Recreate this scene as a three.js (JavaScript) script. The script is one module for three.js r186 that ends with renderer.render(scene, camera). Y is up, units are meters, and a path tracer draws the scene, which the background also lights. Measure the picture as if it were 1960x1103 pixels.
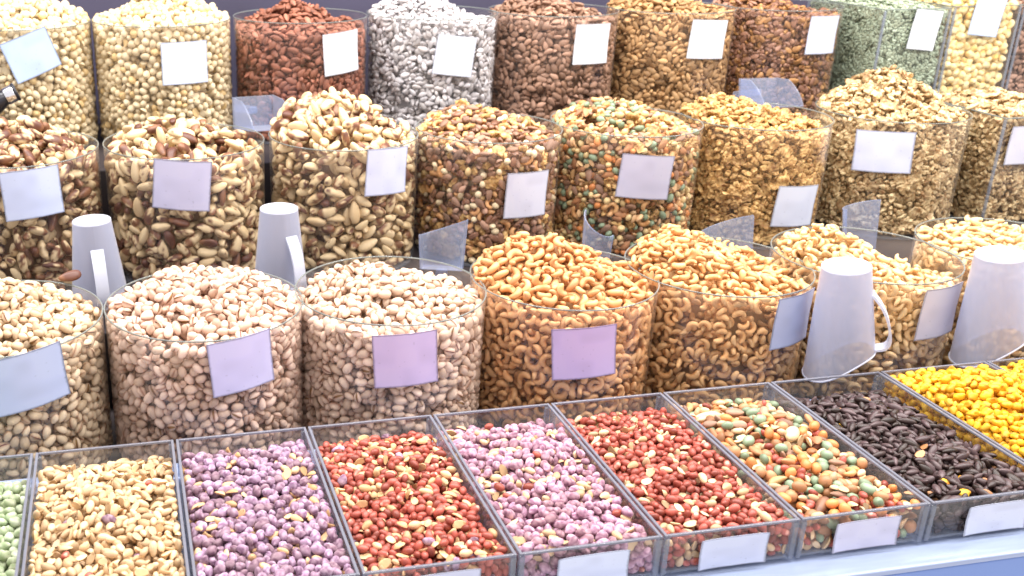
import * as THREE from 'three';
import { mergeGeometries } from 'three/addons/utils/BufferGeometryUtils.js';
import { RoundedBoxGeometry } from 'three/addons/geometries/RoundedBoxGeometry.js';
import { RectAreaLightUniformsLib } from 'three/addons/lights/RectAreaLightUniformsLib.js';

// ---------------------------------------------------------------- camera, light, exposure
const scene = new THREE.Scene();
const W = 1960, H = 1103, FPX = 1984.4;
const camera = new THREE.PerspectiveCamera(2 * Math.atan(H / 2 / FPX) * 180 / Math.PI, W / H, 0.05, 30);
camera.setViewOffset(W, H, 354.8, 0, W, H);              // the picture is cut from the right part of the lens's field
camera.position.set(0, 1.6, 0);
camera.rotation.order = 'YXZ';
camera.rotation.set(-21.198 * Math.PI / 180, -11.274 * Math.PI / 180, 0);
camera.focus = 1.42; camera.userData.fStop = 7;
scene.add(camera);
const renderer = new THREE.WebGLRenderer({ antialias: true });
renderer.toneMapping = THREE.LinearToneMapping;
renderer.toneMappingExposure = 1.58;
renderer.shadowMap.enabled = true;
scene.background = new THREE.Color().setRGB(0.73, 0.69, 0.69);   // the dim, cool light of the market round the stall
RectAreaLightUniformsLib.init();
const LAMPS = [[0.4, 2.55, -1.75, 3.6, 0.16, 28], [1.6, 2.45, -0.85, 3.0, 0.16, 19]];   // x, y, z, length, width, intensity: strip lamps over the stall
const LAMP_COLOR = new THREE.Color().setRGB(1.0, 0.96, 0.93);

// ---------------------------------------------------------------- helpers
let seed = 12345;
const rnd = () => { seed = (seed + 0x6D2B79F5) | 0; let t = Math.imul(seed ^ (seed >>> 15), 1 | seed); t = (t + Math.imul(t ^ (t >>> 7), 61 | t)) ^ t; return ((t ^ (t >>> 14)) >>> 0) / 4294967296; };
const R = (a, b) => a + (b - a) * rnd();
const PI = Math.PI, V3 = (x, y, z) => new THREE.Vector3(x, y, z);
const names = new Map();
const numbered = (n) => { const k = names.get(n) ?? 0; names.set(n, k + 1); return k ? n + '_' + String(k).padStart(3, '0') : n; };
function tag(o, label, category, group) { o.userData.label = label; if (category) o.userData.category = category; if (group) o.userData.group = group; return o; }
function base(name, [x, y, z]) { const o = new THREE.Group(); o.name = numbered(name); o.position.set(x, y, z); scene.add(o); return o; }
function part(name, geo, mat, parent) { const m = new THREE.Mesh(geo, mat); m.name = parent === scene ? numbered(name) : name; m.castShadow = m.receiveShadow = true; parent.add(m); return m; }
const box = (w, h, d, x = 0, y = 0, z = 0) => new THREE.BoxGeometry(w, h, d).translate(x, y, z);
const rbox = (w, h, d, x, y, z, r = 0.004) => new RoundedBoxGeometry(w, h, d, 2, r).translate(x, y, z);
const lin = (hex) => new THREE.Color(hex);
// value noise
const hash3 = (x, y, z) => { let h = Math.imul(x, 374761393) + Math.imul(y, 668265263) + Math.imul(z, 2147483647 ^ 0x5bd1e995); h = Math.imul(h ^ (h >>> 13), 1274126177); return ((h ^ (h >>> 16)) >>> 0) / 4294967296; };
function noise(x, y, z) {
  const ix = Math.floor(x), iy = Math.floor(y), iz = Math.floor(z), s = (t) => t * t * (3 - 2 * t), fx = s(x - ix), fy = s(y - iy), fz = s(z - iz), L = (a, b, t) => a + (b - a) * t;
  const c = (i, j, k) => hash3(ix + i, iy + j, iz + k);
  return L(L(L(c(0, 0, 0), c(1, 0, 0), fx), L(c(0, 1, 0), c(1, 1, 0), fx), fy), L(L(c(0, 0, 1), c(1, 0, 1), fx), L(c(0, 1, 1), c(1, 1, 1), fx), fy), fz) * 2 - 1;
}

// ---------------------------------------------------------------- materials of the setting
function grainTexture(lo, hi, n = 128, k = 1) {
  const d = new Uint8Array(n * n * 4);
  for (let y = 0; y < n; y++) for (let x = 0; x < n; x++) {
    const v = 0.5 + 0.3 * noise(x * 0.11 * k, y * 0.11 * k, 1.5) + 0.2 * noise(x * 0.5, y * 0.5, 7.2), g = Math.round(255 * (lo + (hi - lo) * Math.min(1, Math.max(0, v))));
    d.set([g, g, g, 255], (y * n + x) * 4);
  }
  const t = new THREE.DataTexture(d, n, n); t.magFilter = THREE.LinearFilter; t.minFilter = THREE.LinearFilter; t.wrapS = t.wrapT = THREE.RepeatWrapping; t.needsUpdate = true; return t;
}
const stains = grainTexture(0.72, 1, 256, 0.35), wear = grainTexture(0.55, 1), wearRough = grainTexture(0.25, 0.7);
const M = {
  clear: new THREE.MeshPhysicalMaterial({ name: 'clear acrylic', color: new THREE.Color().setRGB(0.965, 0.97, 0.975), roughness: 0.25, transmission: 1, thickness: 0, ior: 1.49 }),
  rim: new THREE.MeshPhysicalMaterial({ name: 'acrylic edge', color: new THREE.Color().setRGB(0.50, 0.54, 0.52), roughness: 0.12, transmission: 0.7, thickness: 0, ior: 1.49 }),
  edge: new THREE.MeshPhysicalMaterial({ name: 'thick acrylic edge', color: new THREE.Color().setRGB(0.40, 0.41, 0.48), roughness: 0.14, transmission: 0.6, thickness: 0, ior: 1.49 }),
  corner: new THREE.MeshPhysicalMaterial({ name: 'acrylic corner block', color: new THREE.Color().setRGB(0.62, 0.66, 0.74), roughness: 0.12, transmission: 0.8, thickness: 0, ior: 1.49 }),
  frost: new THREE.MeshPhysicalMaterial({ name: 'frosted plastic', color: new THREE.Color().setRGB(0.80, 0.82, 0.90), roughness: 0.5, transmission: 0.85, thickness: 0, ior: 1.45 }),
  film: new THREE.MeshPhysicalMaterial({ name: 'clear bluish plastic', color: new THREE.Color().setRGB(0.76, 0.82, 0.96), roughness: 0.28, transmission: 0.89, thickness: 0, ior: 1.49 }),
  ledge: new THREE.MeshPhysicalMaterial({ name: 'pale blue enamel', color: new THREE.Color().setRGB(0.40, 0.485, 0.70), roughness: 0.42, roughnessMap: wearRough, map: stains }),
  panel: new THREE.MeshPhysicalMaterial({ name: 'blue enamel', color: new THREE.Color().setRGB(0.19, 0.30, 0.64), roughness: 0.45 }),
  shelf: new THREE.MeshStandardMaterial({ name: 'dark shelf', color: new THREE.Color().setRGB(0.020, 0.013, 0.014), roughness: 0.8 }),
  wall: new THREE.MeshStandardMaterial({ name: 'dark plum panel', color: new THREE.Color().setRGB(0.075, 0.068, 0.12), roughness: 0.6, map: wear }),
  lampBody: new THREE.MeshStandardMaterial({ name: 'white lamp housing', color: 0xdddddd, roughness: 0.5 }),
  black: new THREE.MeshPhysicalMaterial({ name: 'black plastic', color: new THREE.Color().setRGB(0.012, 0.012, 0.018), roughness: 0.3 }),
  chrome: new THREE.MeshStandardMaterial({ name: 'chrome', color: new THREE.Color().setRGB(0.75, 0.77, 0.82), roughness: 0.18, metalness: 1 }),
};
M.frostThick = new THREE.MeshPhysicalMaterial({ name: 'thick frosted plastic', color: new THREE.Color().setRGB(0.78, 0.81, 0.90), roughness: 0.45, transmission: 0.45, thickness: 0, ior: 1.45 });
M.glow = new THREE.MeshStandardMaterial({ name: 'lamp diffuser', color: 0xffffff, emissive: LAMP_COLOR, emissiveIntensity: 4 });
function cardTexture(k) {                                 // blank paper: faint blotches, thumb marks and a dirty edge
  const n = 64, d = new Uint8Array(n * n * 4);
  for (let y = 0; y < n; y++) for (let x = 0; x < n; x++) {
    const e = Math.min(x, y, n - 1 - x, n - 1 - y), v = 1 - 0.05 * Math.max(0, noise(x * 0.06 + k * 9, y * 0.06, k)) - (noise(x * 0.4, y * 0.4, k * 3) > 0.93 ? 0.10 : 0) - (e < 1 ? 0.30 : e < 2 ? 0.08 * (1 + noise(x * 0.4, y * 0.4, k)) : 0);
    d.set([255 * v, 255 * v, 255 * Math.min(1, v * 1.01), 255].map(Math.round), (y * n + x) * 4);
  }
  const t = new THREE.DataTexture(d, n, n); t.colorSpace = THREE.SRGBColorSpace; t.magFilter = t.minFilter = THREE.LinearFilter; t.needsUpdate = true; return t;
}
const cardTex = [0, 1, 2, 3].map(cardTexture);
const cardMats = new Map();
function cardMat(tint, k) {
  const key = tint + k; if (!cardMats.has(key)) cardMats.set(key, new THREE.MeshPhysicalMaterial({ name: 'paper card', color: lin(tint).multiplyScalar(0.88), map: cardTex[k], roughness: 0.38, clearcoat: 0.25, clearcoatRoughness: 0.25 }));
  return cardMats.get(key);
}

// ---------------------------------------------------------------- counter, steps, wall, lamps
const RIM = { F: 1.043, M: 1.180, T: 1.346 }, ZC = { F: -1.392, M: -1.825, T: -2.222 }, BASE = { F: 0.815, M: 0.945, T: 1.095 }, RB = 0.1415;
{
  const c = base('display_counter', [0.7, 0, -0.83]);
  const at = (x0, x1, y0, y1, z0, z1, r = 0.004) => rbox(x1 - x0, y1 - y0, z1 - z0, (x0 + x1) / 2 - 0.7, (y0 + y1) / 2, (z0 + z1) / 2 + 0.83, r);
  part('ledge', at(-0.9, 2.9, 0.878, 0.886, -1.215, -0.826, 0.002), M.ledge, c);
  part('front_panel', at(-0.9, 2.9, 0.05, 0.876, -0.862, -0.829, 0.002), M.panel, c);
  part('step', at(-0.9, 2.9, 0.05, BASE.F, -1.53, -1.217, 0.003), M.shelf, c);
  part('step', at(-0.9, 2.9, 0.05, BASE.M, -1.968, -1.532, 0.003), M.shelf, c);
  part('step', at(-0.9, 2.9, 0.05, BASE.T, -2.40, -1.97, 0.003), M.shelf, c);
  tag(c, 'stepped market counter with a pale blue metal ledge along its front', 'counter');
  const w = part('back_wall', box(5.2, 2.2, 0.05, 1.0, 1.4, -2.50), M.wall, scene); w.userData.kind = 'structure'; w.userData.label = 'dark plum panel wall behind the top row of bins';
}
for (const [x, y, z, len, wid, power] of LAMPS) {
  const t = base('strip_lamp', [x, y, z]);
  part('housing', rbox(len + 0.04, 0.05, wid + 0.04, 0, 0.03, 0, 0.01), M.lampBody, t);
  part('diffuser', box(len, 0.01, wid, 0, 0, 0), M.glow, t);
  tag(t, z < -1.5 ? 'long white strip lamp hanging over the middle row of bins' : 'long white strip lamp hanging over the front ledge', 'lamp');
  const l = new THREE.RectAreaLight(LAMP_COLOR, power, len, wid); l.name = 'strip_light'; l.position.set(x, y - 0.02, z); l.lookAt(x, 0, z); scene.add(l);
}

// ---------------------------------------------------------------- nut shapes. Long axis x, thin axis y; vertex colours carry skin, patches and seams
function surf(nu, nv, pos, col, a0 = () => 0) {           // nu rings from tip to tip, nv points round; a0(u): half-angle of a slit left open round a = 0
  const p = [], c = [], idx = [], open = a0(0.5) > 0, n = open ? nv + 1 : nv;
  for (let i = 0; i <= nu; i++) {
    const u = 0.5 - 0.5 * Math.cos(PI * Math.min(0.985, Math.max(0.015, i / nu)));
    for (let j = 0; j < n; j++) { const g = a0(u), a = g + (2 * PI - 2 * g) * j / nv, q = pos(u, a); p.push(...q); c.push(...col(u, a, q)); }
  }
  for (let i = 0; i < nu; i++) for (let j = 0; j < nv; j++) { const k = (j + 1) % n, A = i * n + j, B = i * n + k, C = A + n, D = B + n; idx.push(A, C, B, B, C, D); }
  if (!open) for (const [r, flip] of [[0, false], [nu, true]]) for (let j = 1; j < nv - 1; j++) { const s = r * n; flip ? idx.push(s, s + j + 1, s + j) : idx.push(s, s + j, s + j + 1); }
  const g = new THREE.BufferGeometry(); g.setAttribute('position', new THREE.Float32BufferAttribute(p, 3)); g.setAttribute('color', new THREE.Float32BufferAttribute(c, 3)); g.setIndex(idx);
  g.computeVertexNormals(); return g;
}
const white = () => [1, 1, 1];
const mixc = (a, b, t) => a.map((x, i) => x + (b[i] - x) * Math.min(1, Math.max(0, t)));
// ellipsoid-like body: e exponent of the profile, sk skew to one end, lump, bend
function bodyPos(L, Wd, T, { e = 0.5, sk = 0, lump = 0, lf = 3, bend = 0, tri = 0, cut = null, k = 0, ridge = 0 } = {}) {
  return (u, a) => {
    const r = Math.pow(Math.max(0, 4 * u * (1 - u)), e) * (1 + sk * (u - 0.5)), m = 1 + tri * Math.cos(3 * a) + ridge * Math.cos(9 * a + 3 * Math.sin(u * 9 + k));
    let x = (u - 0.5) * L, y = Math.sin(a) * r * T / 2 * m, z = Math.cos(a) * r * Wd / 2 * m;
    if (lump) { const s = lf / L, d = 1 + lump * noise(x * s + k * 7.1, y * s + 3 * k, z * s) + lump * 0.5 * noise(x * s * 2.3, y * s * 2.3 + k, z * s * 2.3); x *= d; y *= d; z *= d; }
    if (bend) z += bend * (1 - 4 * (u - 0.5) ** 2) * Wd;
    if (cut !== null) y = Math.max(y, cut * T + 0.04 * T * noise(x * 600, z * 600, k));
    return [x, y, z];
  };
}
const body = (L, Wd, T, o = {}, col = white, nu = 9, nv = 10) => surf(nu, nv, bodyPos(L, Wd, T, o), col);
const speck = (lo, f, k = 0) => (u, a, q) => { const v = 1 - lo * (0.5 + 0.5 * noise(q[0] * f + k, q[1] * f, q[2] * f)); return [v, v, v]; };
function pistachio(gap, k) {
  const L = 0.0176, P = bodyPos(L, 0.0112, 0.0118, { e: 0.5, sk: -0.35, lump: 0.05, lf: 2, k });
  const shell = surf(9, 11, P, (u, a) => { const s = Math.min(a, 2 * PI - a); return mixc([0.55, 0.36, 0.29], [1, 1, 1], Math.min(s * 1.9, 1 - Math.pow(Math.abs(2 * u - 1), 6) * 0.6)); }, (u) => gap * Math.pow(Math.max(u, 0.001), 0.7) + 0.012);
  if (gap < 0.08) { return mergeGeometries([shell, body(L * 0.94, 0.0100, 0.0104, { sk: -0.3 }, () => [0.36, 0.20, 0.14], 6, 8)]); }
  const kern = body(L * 0.86, 0.0092, 0.0092, { sk: -0.2, k }, (u, a, q) => mixc([0.42, 0.30, 0.10], [0.34, 0.10, 0.17], 0.5 + 0.9 * noise(q[0] * 300, q[1] * 300 + k, q[2] * 300)), 7, 8);
  return mergeGeometries([shell, kern]);
}
function cashew(span, tube, k) {
  const rad = 0.0076;
  return surf(13, 8, (u, a) => {
    const t = (u - 0.5) * span, w = tube * Math.pow(Math.max(0, 4 * u * (1 - u)), 0.36) * (1.12 - 0.35 * u) * (1 + 0.06 * noise(u * 5, Math.cos(a) * 1.3 + k, Math.sin(a) * 1.3)), rr = rad + w * Math.cos(a);
    return [Math.sin(t) * rr, w * Math.sin(a) * 0.95, Math.cos(t) * rr - rad * 0.75];
  }, (u, a) => mixc([0.80, 0.62, 0.46], [1, 1, 1], 0.55 + 0.45 * Math.cos(a) + 0.3 * noise(u * 6, a, k)));
}
function brazil(skin, k, L = 0.034) {
  const cream = [0.76, 0.58, 0.34], brown = [0.12, 0.042, 0.026];
  return body(L, L * 0.48, L * 0.42, { e: 0.46, sk: R(-0.4, 0.4), tri: 0.10, bend: R(-0.12, 0.12), lump: 0.06, k }, (u, a, q) => {
    const v = noise(q[0] * 95 + k * 5, q[1] * 120, q[2] * 120 + k) + 0.45 * noise(q[0] * 300, q[1] * 300 + k, q[2] * 300);
    return mixc(cream, mixc(brown, [0.26, 0.115, 0.055], 0.5 + noise(q[0] * 150, k, q[2] * 150)), (skin + v) * 9);
  }, 12, 14);
}
function walnut(L, Wd, T, k, half = true) {
  return surf(16, 16, (u, a) => {
    const r = Math.pow(Math.max(0, 4 * u * (1 - u)), 0.4), x = (u - 0.5) * L, y0 = Math.sin(a) * r * T / 2, z0 = Math.cos(a) * r * Wd / 2, s = half ? 230 : 260;
    const rid = 1 - 2.6 * Math.abs(noise(x * s + k * 3.3, y0 * s, z0 * s + k)), out = 1 + 0.42 * noise(x * s * 0.55 + k * 2.7, 3.1 * k, z0 * s * 0.55 + 9);
    const groove = half ? 1 - 0.65 * Math.exp(-((z0 / Wd * 8) ** 2)) : 1, d = 1 + 0.24 * rid;
    return [x * out * (0.92 + 0.08 * d), y0 * (1 + 0.55 * rid) * groove + 0.22 * T * noise(x * 130 + k, z0 * 130, 5), z0 * d * out];
  }, (u, a, q) => mixc([0.40, 0.23, 0.11], [1, 0.98, 0.92], 0.62 + 1.0 * noise(q[0] * 330 + k * 3.3, q[1] * 330, q[2] * 330 + k)));
}
// kinds: L,W,T of the packing dumbbell (r sphere radius, s half-distance of its two spheres), geometry variants, tone palettes
const KINDS = {
  pistachio: { r: 0.0054, s: 0.0031, g: [pistachio(0.02, 1), pistachio(0.03, 2), pistachio(0.16, 3), pistachio(0.30, 4), pistachio(0.46, 5)], w: [2, 2.4, 2.6, 2.4, 1.4], rough: 0.5 },
  cashew: { r: 0.0060, s: 0.0042, flat: 1, g: [cashew(3.7, 0.0047, 1), cashew(3.2, 0.0050, 2), cashew(4.2, 0.0044, 3), body(0.021, 0.0098, 0.0085, { bend: 0.35, sk: 0.4 }, speck(0.3, 200)), cashew(2.4, 0.0049, 6)], w: [3, 3, 2, 1, 2], rough: 0.5 },
  brazil_nut: { r: 0.0078, s: 0.0086, g: [brazil(-0.6, 1), brazil(-0.32, 2), brazil(-0.05, 3, 0.031), brazil(0.25, 4), brazil(1.2, 5, 0.032), brazil(-0.8, 6, 0.029)], w: [3, 3, 2, 1.5, 1.5, 2.4], rough: 0.48, own: true },
  almond: { r: 0.0052, s: 0.0050, flat: 1, g: [0, 1, 2].map((k) => body(0.0215, 0.0122, 0.0078, { e: 0.55, sk: -0.55, ridge: 0.03, k, lump: 0.03 }, (u, a, q) => { const v = 0.80 + 0.2 * Math.cos(11 * a + k) + 0.12 * noise(q[0] * 250, a * 3, k); return [v, v * 0.97, v * 0.94]; }, 9, 12)), w: [1, 1, 1], rough: 0.6 },
  hazelnut: { r: 0.0060, s: 0.0013, g: [body(0.0150, 0.0132, 0.0132, { e: 0.48, lump: 0.06, k: 1 }, speck(0.18, 160)), body(0.0145, 0.0136, 0.0136, { e: 0.5, sk: 0.2, lump: 0.05, k: 3 }, speck(0.15, 160)), body(0.0150, 0.0136, 0.0140, { cut: -0.02, k: 2 }, speck(0.12, 160)), body(0.0160, 0.0118, 0.0118, { lump: 0.06, k: 5 }, speck(0.2, 160))], w: [3, 3, 2, 1.6], rough: 0.5 },
  peanut: { r: 0.0039, s: 0.0030, flat: 0.5, g: [body(0.0145, 0.0080, 0.0076, { e: 0.47, sk: -0.35, lump: 0.08, k: 1 }, speck(0.2, 300)), body(0.0130, 0.0082, 0.0080, { e: 0.5, sk: 0.3, lump: 0.06, k: 2 }, speck(0.2, 300)), body(0.0150, 0.0086, 0.0090, { cut: 0.04, k: 3, sk: -0.3, lump: 0.06 }, (u, a, q) => (q[1] < 0.0008 ? (Math.abs(q[2]) < 0.0009 ? [0.70, 0.6, 0.5] : [1.08, 1.08, 1.05]) : [1, 0.96, 0.9])), body(0.0138, 0.0084, 0.0096, { cut: 0.12, k: 4, sk: 0.4, lump: 0.08 }, (u, a, q) => (q[1] < 0.0015 ? [1.1, 1.08, 1.02] : [0.92, 0.86, 0.78])), body(0.0110, 0.0070, 0.0070, { cut: 0.15, k: 6, lump: 0.2 }, speck(0.3, 300))], w: [2, 1.4, 3, 2.8, 0.8], rough: 0.5 },
  red_skin_peanut: { r: 0.0043, s: 0.0023, g: [body(0.0132, 0.0092, 0.0090, { e: 0.48, sk: -0.2, lump: 0.04, k: 1 }, speck(0.45, 260)), body(0.0128, 0.0088, 0.0088, { e: 0.5, sk: 0.2, lump: 0.05, k: 2 }, speck(0.4, 260)), body(0.0130, 0.0090, 0.0088, { lump: 0.05, k: 3 }, (u, a, q) => mixc([1, 1, 1], [2.1, 5.0, 5.5], (noise(q[0] * 150, q[1] * 150 + 3, q[2] * 150) - 0.32) * 9))], w: [4, 4, 0.9], rough: 0.42 },
  purple_coated_peanut: { r: 0.0046, s: 0.0022, g: [0, 1, 2].map((k) => body(0.0126 + 0.0012 * k, 0.0096, 0.0094, { e: 0.46, sk: R(-0.4, 0.4), lump: 0.16, lf: 2.4, k }, (u, a, q) => mixc([0.55, 0.38, 0.5], [1.35, 1.35, 1.3], 0.5 + 1.0 * noise(q[0] * 420 + k, q[1] * 420, q[2] * 420)), 10, 11)), w: [1, 1, 1], rough: 0.9 },
  wasabi_peanut: { r: 0.0052, s: 0.0020, g: [0, 1].map((k) => body(0.0142, 0.0114, 0.0112, { lump: 0.12, k }, (u, a, q) => mixc([0.6, 0.68, 0.5], [1.5, 1.4, 1.5], 0.4 + 1.1 * noise(q[0] * 230 + k, q[1] * 230, q[2] * 230)), 10, 11)), w: [1, 1], rough: 0.8 },
  coated_peanut: { r: 0.0062, s: 0.0030, g: [body(0.0182, 0.0130, 0.0126, { e: 0.46, lump: 0.04, k: 1 }, speck(0.2, 250)), body(0.0160, 0.0132, 0.0128, { e: 0.46, lump: 0.05, k: 2 }, speck(0.2, 250))], w: [1, 1], rough: 0.45 },
  corn_nut: { r: 0.0052, s: 0.0023, flat: 0.5, g: [0, 1, 2].map((k) => body(0.0142, 0.0112, 0.0082, { e: 0.44, sk: -0.7, lump: 0.30, lf: 2.9, k }, (u, a, q) => mixc([0.62, 0.42, 0.25], [1, 1, 1], 1.7 - 1.6 * u * u + 0.6 * noise(q[0] * 230 + k, q[1] * 230, q[2] * 230)), 10, 11)), w: [1, 1, 1], rough: 0.5 },
  black_seed: { r: 0.0040, s: 0.0060, g: [0, 1, 2].map((k) => body(0.0228, 0.0104, 0.0084, { e: 0.62, sk: R(-0.4, 0.2), tri: 0.07, ridge: 0.04, lump: 0.05, k }, (u, a, q) => { const v = 0.75 + 0.35 * noise(q[0] * 100, a * 2.5, k); return [v, v, v]; }, 10, 12)), w: [1, 1, 1], rough: 0.46 },
  walnut: { r: 0.0064, s: 0.0044, flat: 1, g: [walnut(0.029, 0.022, 0.011, 1), walnut(0.026, 0.021, 0.010, 2), walnut(0.021, 0.0135, 0.0085, 3, false), walnut(0.024, 0.0105, 0.007, 4, false), walnut(0.016, 0.013, 0.008, 5, false), walnut(0.022, 0.008, 0.0065, 8, false)], w: [1.2, 1.2, 2, 2, 1.8, 1.6], rough: 0.55 },
  pecan: { r: 0.0054, s: 0.0060, flat: 1, g: [0, 1].map((k) => surf(12, 14, (u, a) => { const r = Math.pow(Math.max(0, 4 * u * (1 - u)), 0.45), m = 1 + 0.10 * Math.cos(4 * a + k) + 0.16 * noise(u * 6 + k * 4, Math.cos(a) * 2, Math.sin(a) * 2), gr = 1 - 0.45 * Math.exp(-((Math.cos(a) * 3.2) ** 2)); return [(u - 0.5) * 0.0235, Math.sin(a) * r * 0.0046 * m * gr, Math.cos(a) * r * 0.0066 * m]; }, (u, a) => mixc([0.5, 0.4, 0.36], [1.15, 1.1, 1.05], 0.5 + 0.6 * Math.abs(Math.sin(2 * a)) * noise(u * 7, a, k) + 0.2))).concat([walnut(0.018, 0.013, 0.008, 7, false)]), w: [1, 1, 1.7], rough: 0.4 },
  pumpkin_seed: { r: 0.0027, s: 0.0026, flat: 1, g: [0, 1].map((k) => body(0.0115, 0.0064, 0.0030, { e: 0.55, sk: -0.5, lump: 0.06, k }, speck(0.3, 400, k), 7, 8)), w: [1, 1], rough: 0.6 },
  corn_puff: { r: 0.0082, s: 0.0030, g: [0, 1].map((k) => body(0.0235, 0.0185, 0.0175, { e: 0.44, lump: 0.2, lf: 2.4, bend: 0.15, k }, (u, a, q) => mixc([0.95, 0.72, 0.30], [1, 1, 1], 0.75 + 0.8 * noise(q[0] * 110 + k, q[1] * 110, q[2] * 110)), 11, 12)), w: [1, 1], rough: 0.75 },
};
const SIZE = { pistachio: 1.05, cashew: 1.12, brazil_nut: 1.08, almond: 1.03, hazelnut: 1.12, peanut: 1.05, red_skin_peanut: 0.98, purple_coated_peanut: 1.05, wasabi_peanut: 1.0, black_seed: 0.9, corn_nut: 0.98, walnut: 0.88, pecan: 0.86, coated_peanut: 0.95, corn_puff: 0.92 };
for (const [n, k] of Object.entries(KINDS)) { k.name = n; const z = SIZE[n] ?? 1; k.r *= z; k.s *= z; k.pad = { walnut: 0.0026, cashew: 0.0012, almond: 0.0006, pecan: 0.001, brazil_nut: 0.0008 }[n] ?? 0; k.g.forEach((g) => g.scale(z, z, z)); let t = 0; k.cum = k.w.map((w) => (t += w)); k.cum = k.cum.map((c) => c / t); }
// tones: linear base colours, several per tint so that neighbours differ
const tones = (r, g, b, spread = 0.16, n = 5) => Array.from({ length: n }, (_, i) => { const t = (i / (n - 1) - 0.5) * 2 * spread; return [r * (1 + t), g * (1 + t * 1.15), b * (1 + t * 1.35)].map((v) => Math.min(0.92, Math.max(0.004, v))); });
const TONE = {
  pistA: tones(0.66, 0.515, 0.345, 0.22), pistB: tones(0.70, 0.51, 0.395, 0.2), pistC: tones(0.72, 0.54, 0.41, 0.2),
  cashA: tones(0.72, 0.405, 0.18, 0.2), cashB: tones(0.74, 0.45, 0.20, 0.2), cashC: tones(0.78, 0.565, 0.30, 0.18), brazilL: tones(1, 0.98, 0.95, 0.08).map((c) => c.map((v) => v)), brazilD: tones(0.9, 0.88, 0.86, 0.1),
  hazel: [...tones(0.80, 0.655, 0.42, 0.12), [0.76, 0.54, 0.25]], hazelGold: tones(0.70, 0.52, 0.25, 0.2), almRed: tones(0.36, 0.135, 0.08, 0.3), almGrey: tones(0.70, 0.68, 0.70, 0.12), almBrown: tones(0.39, 0.225, 0.15, 0.3), almGold: tones(0.54, 0.32, 0.14, 0.26),
  pecan: tones(0.29, 0.15, 0.095, 0.36), pecanGold: tones(0.42, 0.22, 0.08, 0.25), green: tones(0.45, 0.52, 0.37, 0.16), puff: tones(0.88, 0.74, 0.42, 0.07), wal: tones(0.69, 0.46, 0.19, 0.3), walPale: tones(0.70, 0.55, 0.32, 0.34),
  pea: tones(0.67, 0.48, 0.285, 0.24), peaGold: tones(0.70, 0.455, 0.245, 0.22), red: tones(0.44, 0.092, 0.062, 0.36), purp: tones(0.36, 0.255, 0.335, 0.26), pink: tones(0.44, 0.28, 0.345, 0.24), was: tones(0.40, 0.46, 0.32, 0.18),
  corn: tones(0.80, 0.44, 0.022, 0.2), black: tones(0.072, 0.041, 0.040, 0.6), sage: tones(0.24, 0.32, 0.20, 0.2), orange: tones(0.74, 0.28, 0.085, 0.14), tan: tones(0.50, 0.24, 0.11, 0.25),
};

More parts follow.
